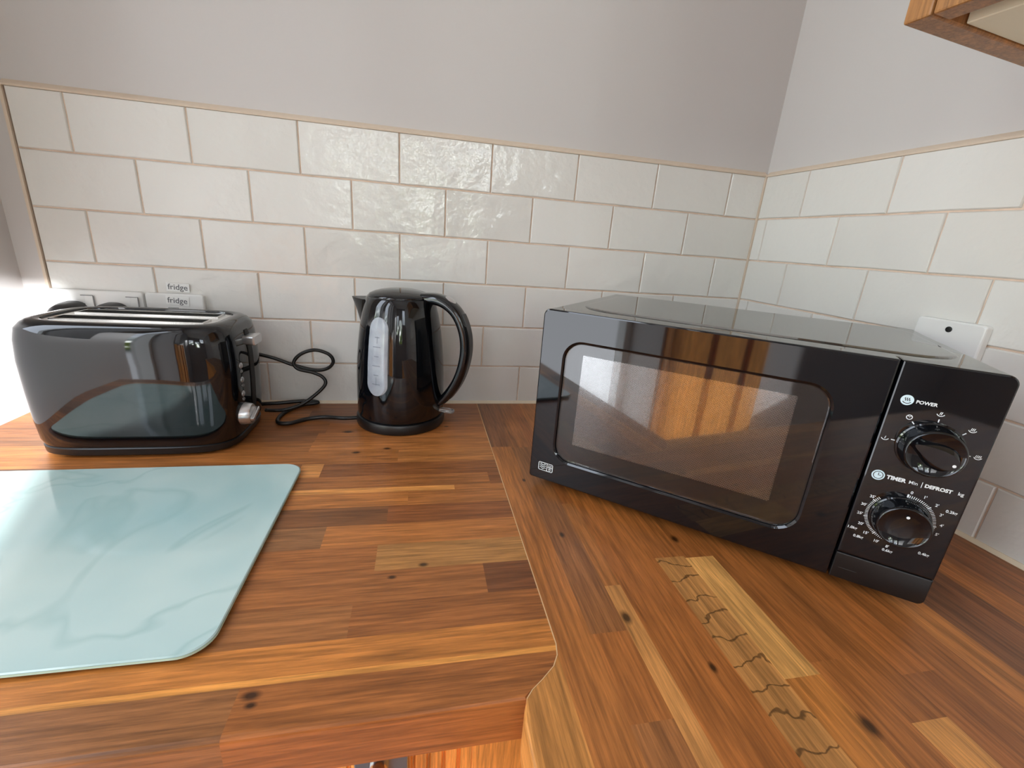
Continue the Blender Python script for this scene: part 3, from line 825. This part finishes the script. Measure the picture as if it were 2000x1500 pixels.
for i, p in list(enumerate(path))[22:-12]:
    t = (path[i + 1] - path[i - 1]).normalized(); nrm = t.cross(tv).normalized()
    if nrm.dot(p - rad(0.05, 0.13)) < 0: nrm = -nrm
    k = i / (len(path) - 1); wn_ = 0.0092 - 0.002 * k
    q = p + nrm * (wn_ - 0.002)
    loops.append([q - tv * 0.0085, q - tv * 0.007 + nrm * 0.0028, q + tv * 0.007 + nrm * 0.0028, q + tv * 0.0085])
loft(bm, loops, cap0=True, cap1=True)
obj('grip_inlay', bm, M['black_satin'], kt, smooth=True, angle=50)
bm = bmesh.new()
r_ = bmesh.ops.create_uvsphere(bm, u_segments=20, v_segments=12, radius=1.0)
for v in bm.verts: v.co = Vector((v.co.x * 0.0105, v.co.y * 0.0095, v.co.z * 0.005))
bt = obj('lid_button', bm, M['silver'], kt, smooth=True, loc=rad(0.0845, 0.2125)); bt.rotation_euler = (0, math.radians(35), HA)
bt['label'] = 'silver lid release button'
bm = bmesh.new(); loops = []                           # spout opposite the handle
for z, r0, tip, hw in ((0.150, 0.064, 0.0660, 0.006), (0.168, 0.0615, 0.0690, 0.013), (0.186, 0.058, 0.0745, 0.019), (0.2025, 0.054, 0.0815, 0.024), (0.2055, 0.053, 0.0825, 0.0245)):
    b_ = HA + PI + 0.12; c, s = math.cos(b_), math.sin(b_)
    lp = []
    for k in range(9):
        t_ = -1 + k / 4; rho = r0 + (tip - r0) * (1 - abs(t_) ** 1.5)
        lp.append((rho * c - t_ * hw * s, rho * s + t_ * hw * c, z))
    lp += [((r0 - 0.012) * c - q_ * hw * s, (r0 - 0.012) * s + q_ * hw * c, z) for q_ in (0.8, -0.8)]
    loops.append(lp)
loft(bm, loops, cap0=True, cap1=True)
obj('spout', bm, M['black_satin'], kt, smooth=True, angle=40)
# water window, bent to the body
WA = math.radians(-119.0)
def on_body(t, z, off):
    r = krad(z) + off; a = WA + t / 0.0700
    return (r * math.cos(a), r * math.sin(a), z)
bm = bmesh.new(); zc, hh, hw = 0.1255, 0.0605, 0.0178
rows = []
NZ = 40
for i in range(NZ + 1):
    s_ = -math.cos(PI * i / NZ); z = zc + hh * s_
    d = max(0.0, abs(z - zc) - (hh - hw)); wd = math.sqrt(max(hw * hw - d * d, 1e-8))
    rows.append([on_body(wd * (-1 + 2 * j / 12), z, 0.0016 if 0 < j < 12 and 0 < i < NZ else 0.0001) for j in range(13)])
loft(bm, rows, close=False)
win_m = mat('grey_translucent_plastic', lin(170, 176, 184), 0.15)
add_mottle(win_m, lin(142, 148, 158), 30.0, 0.35, 0.7)
ww = obj('water_window', bm, win_m, kt, smooth=True); ww['label'] = 'grey translucent water window'
bm = bmesh.new()
f3 = lambda u, v: on_body(u, v, 0.0021)
for k in range(6):
    z = 0.084 + k * 0.0145
    stroke(bm, [(-0.004, z), (0.004, z)] if k % 2 else [(-0.0065, z), (0.0065, z)], 0.0011, f3)
stroke(bm, [(0.0, 0.082), (0.0, 0.158)], 0.0007, f3)
obj('level_scale', bm, mat('moulded_marks', lin(110, 116, 126), 0.4), ww)
bm = bmesh.new()
for z_, r0, r1 in ((0, 0, 0),):
    loops = []
    for k, (rho, w_, h_) in enumerate(((0.066, 0.004, 0.003), (0.074, 0.006, 0.0035), (0.086, 0.0075, 0.004), (0.094, 0.007, 0.0035), (0.0965, 0.004, 0.002))):
        lp = []
        for j in range(12):
            a = 2 * PI * j / 12; lp.append(rad(rho, 0.030 - 0.0002 * k + h_ * math.sin(a), w_ * math.cos(a)))
        loops.append(lp)
    loft(bm, loops, cap0=True, cap1=True)
sw = obj('switch', bm, M['clear'], kt, smooth=True); sw['label'] = 'clear plastic switch lever'

# ---------------------------------------------------------------- cables
def cable(pts, r, owner, n=9):
    bm = bmesh.new(); tube(bm, smooth_path(pts, n), r, 10)
    return part('power_cord', bm, M['black_cable'], owner, smooth=True)
zf = ZB + 0.0036
cable([(-0.7465, -0.092, ZB + 0.008), (-0.770, -0.094, ZB + 0.008), (-0.800, -0.083, zf + .002), (-0.826, -0.085, zf), (-0.850, -0.103, zf), (-0.868, -0.100, zf),
       (-0.873, -0.075, zf), (-0.866, -0.045, zf), (-0.850, -0.020, zf), (-0.826, -0.0105, zf + .001), (-0.850, -0.0115, zf + .004), (-0.90, -0.024, zf + .004), (-0.96, -0.027, zf + .004), (-1.05, -0.024, zf + .012), (-1.11, -0.024, ZB + 0.08), (-1.1185, -0.044, ZB + 0.132)],
      0.0033, kt)
cable([(-0.896, -0.067, ZB + 0.012), (-0.885, -0.055, zf + .003), (-0.868, -0.052, zf + .004), (-0.845, -0.044, ZB + 0.014), (-0.822, -0.034, ZB + 0.030), (-0.808, -0.029, ZB + 0.046), (-0.812, -0.027, ZB + 0.058), (-0.828, -0.026, ZB + 0.066),
       (-0.852, -0.025, ZB + 0.072), (-0.858, -0.024, ZB + 0.084), (-0.846, -0.022, ZB + 0.098), (-0.824, -0.020, ZB + 0.105), (-0.802, -0.019, ZB + 0.098), (-0.795, -0.018, ZB + 0.084), (-0.806, -0.017, ZB + 0.071), (-0.828, -0.017, ZB + 0.068),
       (-0.862, -0.017, ZB + 0.077), (-0.900, -0.020, ZB + 0.092), (-0.960, -0.026, ZB + 0.105), (-1.04, -0.026, ZB + 0.110), (-1.13, -0.030, ZB + 0.100), (-1.168, -0.042, ZB + 0.122)],
      0.0030, ts)

# ---------------------------------------------------------------- microwave
MT = -0.69604
mw = thing('microwave', 'black microwave oven with two dials standing in the corner', 'microwave', (-0.50078, -0.30699, ZB), MT)
# local axes: x along the front, -y out of the front, z up; the front face is y = 0
MW, Z0, Z1 = 0.4125, 0.012, 0.2355
def fv(v): return Z0 + v                              # height on the front -> local z
M['body_black'] = mat('black_enamel_casing', lin(58, 58, 55), 0.03, ior=2.8)
bm = bmesh.new()
box(bm, 0.004, MW - 0.004, 0.0205, 0.285, 0.016, Z1 - 0.0006, 0.0022, 3)
obj('casing', bm, M['body_black'], mw)
bm = bmesh.new()                                       # pressed panel on the top
loops = []
for z, ins in ((Z1 - 0.0012, 0.0), (Z1 + 0.0006, 0.0016), (Z1 + 0.0008, 0.004)):
    loops.append([(a, b, z) for a, b in rrect(0.022 + ins, MW - 0.016 - ins, 0.040 + ins, 0.270 - ins, 0.045, 12)])
loft(bm, loops, cap0=True, cap1=True)
obj('top_panel', bm, M['body_black'], mw)
SPL = 0.3375
def slab(bm, x0, x1, z0, z1, y0, y1, r=(0.002,) * 4, bev=0.0012, hole=None):
    """front slab with its own corner radii (tl, tr, br, bl) and an optional rounded hole (x0,x1,z0,z1,r)"""
    def outline(ins):
        pts = []
        for (cx, cz, a0, rr) in ((x1, z1, 0, r[1]), (x0, z1, 90, r[0]), (x0, z0, 180, r[3]), (x1, z0, 270, r[2])):
            sx = -1 if cx == x1 else 1; sz = -1 if cz == z1 else 1
            q = max(rr, ins + 0.0002)
            for i in range(9):
                a = math.radians(a0 + 90 * i / 8)
                pts.append((cx + sx * q + (q - ins) * math.cos(a), cz + sz * q + (q - ins) * math.sin(a)))
        return pts
    lo = [[(a, y1, b) for a, b in outline(0)], [(a, y0 + bev, b) for a, b in outline(0)], [(a, y0 + bev * .3, b) for a, b in outline(bev * .3)], [(a, y0, b) for a, b in outline(bev)]]
    if hole is None:
        loft(bm, lo, cap0=True, cap1=True)
    else:
        hx0, hx1, hz0, hz1, hr = hole
        ho = lambda g: rrect(hx0 - g, hx1 + g, hz0 - g, hz1 + g, hr + g, 8)
        lo += [[(a, y0, b) for a, b in ho(0.0022)], [(a, y0 + 0.0007, b) for a, b in ho(0.0012)], [(a, y0 + 0.0016, b) for a, b in ho(0.0)], [(a, y1, b) for a, b in ho(0.0)]]
        loft(bm, lo)
        rows = [bm.verts[:]]
        bm.verts.ensure_lookup_table(); n = len(lo[0]); N = len(lo)
        for i in range(n):
            j = (i + 1) % n
            bm.faces.new((bm.verts[i], bm.verts[(N - 1) * n + i], bm.verts[(N - 1) * n + j], bm.verts[j]))
    return bm
HOLE = (0.0315, 0.2995, fv(0.0335), fv(0.1885), 0.022)
# door: frame, glass, black print border, perforated screen, chamfered top lip
dg = obj('door', slab(bmesh.new(), 0.0, SPL - 0.0009, fv(0.0), fv(0.2235), 0.0, 0.018, (0.008, 0.001, 0.001, 0.004), 0.0016, HOLE), M['black_gloss'], mw, smooth=True, angle=14)
bm = bmesh.new()
loops = []
for y, ins in ((0.0055, 0.0), (0.0030, 0.0), (0.0022, 0.0008)):
    loops.append([(a, y, b) for a, b in rrect(HOLE[0] + .0004 + ins, HOLE[1] - .0004 - ins, HOLE[2] + .0004 + ins, HOLE[3] - .0004 - ins, 0.0215)])
loft(bm, loops, cap0=True, cap1=True)
M['smoked'] = mat('door_glass', (0.86, 0.86, 0.86, 1), 0.0, trans=1.0, ior=1.5)
obj('door_glass', bm, M['smoked'], dg)
SX0, SX1, SZ0, SZ1 = 0.0530, 0.2722, fv(0.0580), fv(0.1742)
bm = bmesh.new()                                       # black printed border behind the glass
oz = rrect(HOLE[0] + .0004, HOLE[1] - .0004, HOLE[2] + .0004, HOLE[3] - .0004, 0.0215, 8)
iz = rrect(SX0, SX1, SZ0, SZ1, 0.0015, 8)
loft(bm, [[(a, 0.0060, b) for a, b in oz], [(a, 0.0060, b) for a, b in iz], [(a, 0.0072, b) for a, b in iz], [(a, 0.0072, b) for a, b in oz]])
obj('glass_border', bm, mat('black_print', lin(20, 16, 16), 0.5), dg)
def screen_material():
    m = mat('perforated_screen', lin(92, 80, 74), 0.12, ior=2.5)
    n, l = m.node_tree.nodes, m.node_tree.links
    tc = n.new('ShaderNodeTexCoord'); mp = n.new('ShaderNodeMapping'); mp.inputs['Scale'].default_value = (560, 560, 560)
    mp.inputs['Rotation'].default_value = (0, math.radians(45), 0)
    sep = n.new('ShaderNodeSeparateXYZ'); l.new(tc.outputs['Object'], mp.inputs[0]); l.new(mp.outputs[0], sep.inputs[0])
    def fold(s):
        fr = n.new('ShaderNodeMath'); fr.operation = 'FRACT'; l.new(s, fr.inputs[0])
        su = n.new('ShaderNodeMath'); su.operation = 'SUBTRACT'; su.inputs[1].default_value = 0.5; l.new(fr.outputs[0], su.inputs[0])
        sq = n.new('ShaderNodeMath'); sq.operation = 'MULTIPLY'; l.new(su.outputs[0], sq.inputs[0]); l.new(su.outputs[0], sq.inputs[1]); return sq.outputs[0]
    ad = n.new('ShaderNodeMath'); ad.operation = 'ADD'; l.new(fold(sep.outputs['X']), ad.inputs[0]); l.new(fold(sep.outputs['Z']), ad.inputs[1])
    mr = n.new('ShaderNodeMapRange'); mr.inputs['From Min'].default_value = 0.07; mr.inputs['From Max'].default_value = 0.11
    l.new(ad.outputs[0], mr.inputs['Value'])
    mx = n.new('ShaderNodeMixRGB'); mx.inputs['Color1'].default_value = lin(20, 17, 16); mx.inputs['Color2'].default_value = lin(98, 86, 80)
    l.new(mr.outputs[0], mx.inputs['Fac']); l.new(mx.outputs[0], bsdf(m).inputs['Base Color'])
    return m
bm = nbox(SX0 + .0002, SX1 - .0002, 0.0062, 0.0070, SZ0 + .0002, SZ1 - .0002)
obj('perforated_screen', bm, screen_material(), dg)
obj('door_back', nbox(0.004, SPL - 0.004, 0.0085, 0.0178, fv(0.004), fv(0.2195)), M['black_matt'], dg)
f3 = lambda u, v: (u, -0.00025, fv(v))
# little oven mark, lower left of the door
bm = bmesh.new(); u0, v0, u1, v1 = 0.0130, 0.0138, 0.0326, 0.0246
ww_ = 0.0009
stroke(bm, [(u0 + .001, v0), (u1 - .001, v0), (u1, v0 + .001), (u1, v1 - .001), (u1 - .001, v1), (u0 + .001, v1), (u0, v1 - .001), (u0, v0 + .001), (u0 + .001, v0)], ww_, f3)
ud = u0 + 0.0118
stroke(bm, [(ud, v0), (ud, v1)], ww_, f3)
for k in range(3):
    vb = v0 + 0.0030 + k * 0.0026
    stroke(bm, [(u0 + .0018 + i * .00075, vb + 0.0010 * math.sin(i * 0.85)) for i in range(12)], 0.0008, f3)
stroke(bm, [(ud + .0012, v1 - .0022), (u1 - .0012, v1 - .0022)], 0.0007, f3)
stroke(bm, [(ud + .0012, v1 - .0040), (u1 - .0012, v1 - .0040)], 0.0007, f3)
stroke(bm, [(ud, v0 + .0055), (u1, v0 + .0055)], 0.0006, f3)
stroke(bm, arc(ud + .0040, v0 + .0028, 0.0015, 20, 340), 0.0007, f3)
stroke(bm, [(ud + .0040, v0 + .0028), (ud + .0051, v0 + .0038)], 0.0006, f3)
obj('oven_mark', bm, M['print'], dg)

cp = obj('control_panel', slab(bmesh.new(), SPL + 0.0009, MW, fv(0.0293), fv(0.2235), 0.0, 0.018, (0.001, 0.008, 0.0006, 0.0006), 0.0014), M['black_gloss'], mw, smooth=True, angle=14)
db = obj('door_release', slab(bmesh.new(), SPL + 0.0009, MW, fv(0.0), fv(0.0284), 0.0002, 0.018, (0.0006, 0.0006, 0.006, 0.001), 0.0012), M['black_satin'], mw, smooth=True, angle=25)
bm = bmesh.new(); stroke(bm, [(SPL + 0.006, 0.0124), (SPL + 0.021, 0.0124)], 0.0006, lambda u, v: (u, -0.0001, fv(v)))
obj('release_mark', bm, mat('grey_emboss', lin(58, 58, 58), 0.5), db)
for fx in (0.04, MW - 0.04):
    for fy in (0.045, 0.255):
        bm = bmesh.new(); lathe(bm, [(0.0001, 0), (0.010, 0), (0.011, 0.004), (0.011, 0.0162), (0.0001, 0.0162)], 20)
        obj('foot', bm, M['black_matt'], mw, loc=(fx, fy, 0))

PK, TK = (0.3750, 0.1515), (0.3735, 0.0795)
# icons and lettering
bm = bmesh.new(); disc(bm, 0.3495, 0.1900, 0.0046, f3); pi_ = obj('power_icon', bm, M['print_pale'], cp)
bm = bmesh.new(); g3 = lambda u, v: (u, -0.0004, fv(v))
for du in (-0.0014, 0.0, 0.0014):
    stroke(bm, [(0.3495 + du + 0.0004 * math.sin(i * 0.9), 0.1893 + i * 0.0004) for i in range(8)], 0.0006, g3)
stroke(bm, arc(0.3495, 0.1905, 0.0034, 215, 325), 0.0006, g3)
obj('icon_lines', bm, M['black_satin'], cp)
bm = bmesh.new(); text_mesh(bm, 'POWER', 0.0041, 0.3556, 0.1897, f3, offset=0.00012)
obj('power_lettering', bm, M['print'], cp)
bm = bmesh.new(); disc(bm, 0.3483, 0.1168, 0.0049, f3); obj('timer_icon', bm, M['print_pale'], cp)
bm = bmesh.new(); stroke(bm, arc(0.3483, 0.1168, 0.0035, 0, 360, 24), 0.0006, g3)
stroke(bm, [(0.3483, 0.1168 + .0024), (0.3483, 0.1168), (0.3502, 0.1168)], 0.0006, g3)
obj('icon_lines', bm, M['black_satin'], cp)
bm = bmesh.new()
text_mesh(bm, 'TIMER', 0.0050, 0.3545, 0.1168, f3, offset=0.00022)
text_mesh(bm, 'Min', 0.0044, 0.3703, 0.1168, f3, offset=0.00003)
stroke(bm, [(0.3795, 0.1142), (0.3795, 0.1196)], 0.0005, f3)
text_mesh(bm, 'DEFROST', 0.0044, 0.3815, 0.1168, f3, offset=0.00022)
text_mesh(bm, 'kg', 0.0044, 0.4038, 0.1168, f3, offset=0.00006)
obj('timer_lettering', bm, M['print'], cp)
# power dial marks
bm = bmesh.new()
def tick(c, a, r0, r1, w_): 
    ca, sa = math.cos(math.radians(a)), math.sin(math.radians(a))
    stroke(bm, [(c[0] + r0 * ca, c[1] + r0 * sa), (c[0] + r1 * ca, c[1] + r1 * sa)], w_, f3)
def pos(c, a, r): return c[0] + r * math.cos(math.radians(a)), c[1] + r * math.sin(math.radians(a))
PA = (178, 130, 92, 46, 1)
for a in PA: tick(PK, a, 0.0240, 0.0268, 0.0008)
for i, a in enumerate(PA):
    u, v = pos(PK, a, 0.0312)
    if i == 1:
        stroke(bm, arc(u, v, 0.0020, 0, 360, 16), 0.0006, f3); stroke(bm, [(u - .001, v + .0012), (u, v), (u + .0012, v + .0015)], 0.0005, f3)
    else:
        stroke(bm, arc(u, v + 0.0012, 0.0028, 205, 335), 0.0006, f3)
        nn = {0: 1, 2: 2, 3: 3, 4: 4}[i]
        for k in range(nn):
            du = (k - (nn - 1) / 2) * 0.0010
            stroke(bm, [(u + du - .0002, v - 0.0004), (u + du + .0003, v + 0.0020)], 0.0005, f3)
obj('power_scale', bm, M['print'], cp)
# timer dial marks
bm = bmesh.new()
for k in range(0, 88):
    a = 90 - k * 310 / 87
    if k in (0,): w_, r1 = 0.0013, 0.0258
    elif k % 12 == 0: w_, r1 = 0.0009, 0.0258
    else: w_, r1 = 0.0005, 0.0252
    tick(TK, a, 0.0228, r1, w_)
obj('timer_scale', bm, M['print'], cp)
bm = bmesh.new()
for s, u, v in (("0", .3752, .1075), ("1'", .3848, .1062), ("2'", .3942, .1015), ("3'", .3993, .0936), ("4'", .4022, .0840), ("5'", .4016, .0745),
                ("8'", .3727, .0492), ("10'", .3636, .0515), ("15'", .3542, .0568), ("20'", .3485, .0648), ("25'", .3452, .0752), ("30'", .3458, .0849), ("35'", .3500, .0945)):
    bm = bmesh.new(); text_mesh(bm, s, 0.0037, u, v, f3, align='CENTER', offset=0.00007)
    obj('timer_numeral', bm, M['print'], cp)
bm = bmesh.new()
for s, u, v in (("0.2kg", .4048, .0985), ("0.4kg", .3985, .0520), ("0.6kg", .3738, .0450), ("0.8kg", .3500, .0508), ("1.0kg", .3433, .0585)):
    bm = bmesh.new(); text_mesh(bm, s, 0.0037, u, v, f3, align='CENTER', offset=0.00007)
    obj('weight_numeral', bm, M['print'], cp)

def dial(c, r, label, dot_a, dot_r, blade):
    prof_ = [(r * 1.04, 0.0), (r * 1.04, 0.0015), (r * 0.985, 0.0022), (r * 0.93, 0.0150), (r * 0.90, 0.0168), (r * 0.86, 0.0172), (r * 0.82, 0.0165), (r * 0.40, 0.0150), (0.0004, 0.0148)]
    bm = bmesh.new(); lathe(bm, [(r * 1.0, -0.0005)] + prof_, 72)
    k = obj('dial', bm, M['black_gloss'], mw, smooth=True, angle=50, loc=(c[0], 0.0, fv(c[1])))
    k.rotation_euler = (PI / 2, 0, 0); k['label'] = label
    if blade:
        bm = bmesh.new()
        loops = []
        for z, w0, w1 in ((0.0140, 0.62, 0.20), (0.0180, 0.50, 0.16), (0.0196, 0.36, 0.10)):
            loops.append([(r * 0.74 * cc, r * w0 * ss * (0.45 + 0.35 * (1 + cc)), z) for cc, ss in [(math.cos(2 * PI * i / 32), math.sin(2 * PI * i / 32)) for i in range(32)]])
        loft(bm, loops, cap0=True, cap1=True)
        g_ = obj('dial_grip', bm, M['black_gloss'], k, smooth=True, angle=30); g_.rotation_euler = (0, 0, math.radians(dot_a))
        zz = 0.0199
    else: zz = 0.0164
    bm = bmesh.new(); a = math.radians(dot_a)
    disc(bm, dot_r * math.cos(a), dot_r * math.sin(a), 0.0013, lambda u, v: (u, v, zz), 20)
    obj('pointer_dot', bm, M['print'], k)
dial(PK, 0.0224, 'black power dial', -22, 0.0135, True)
dial(TK, 0.0214, 'black timer dial', 88, 0.0105, False)
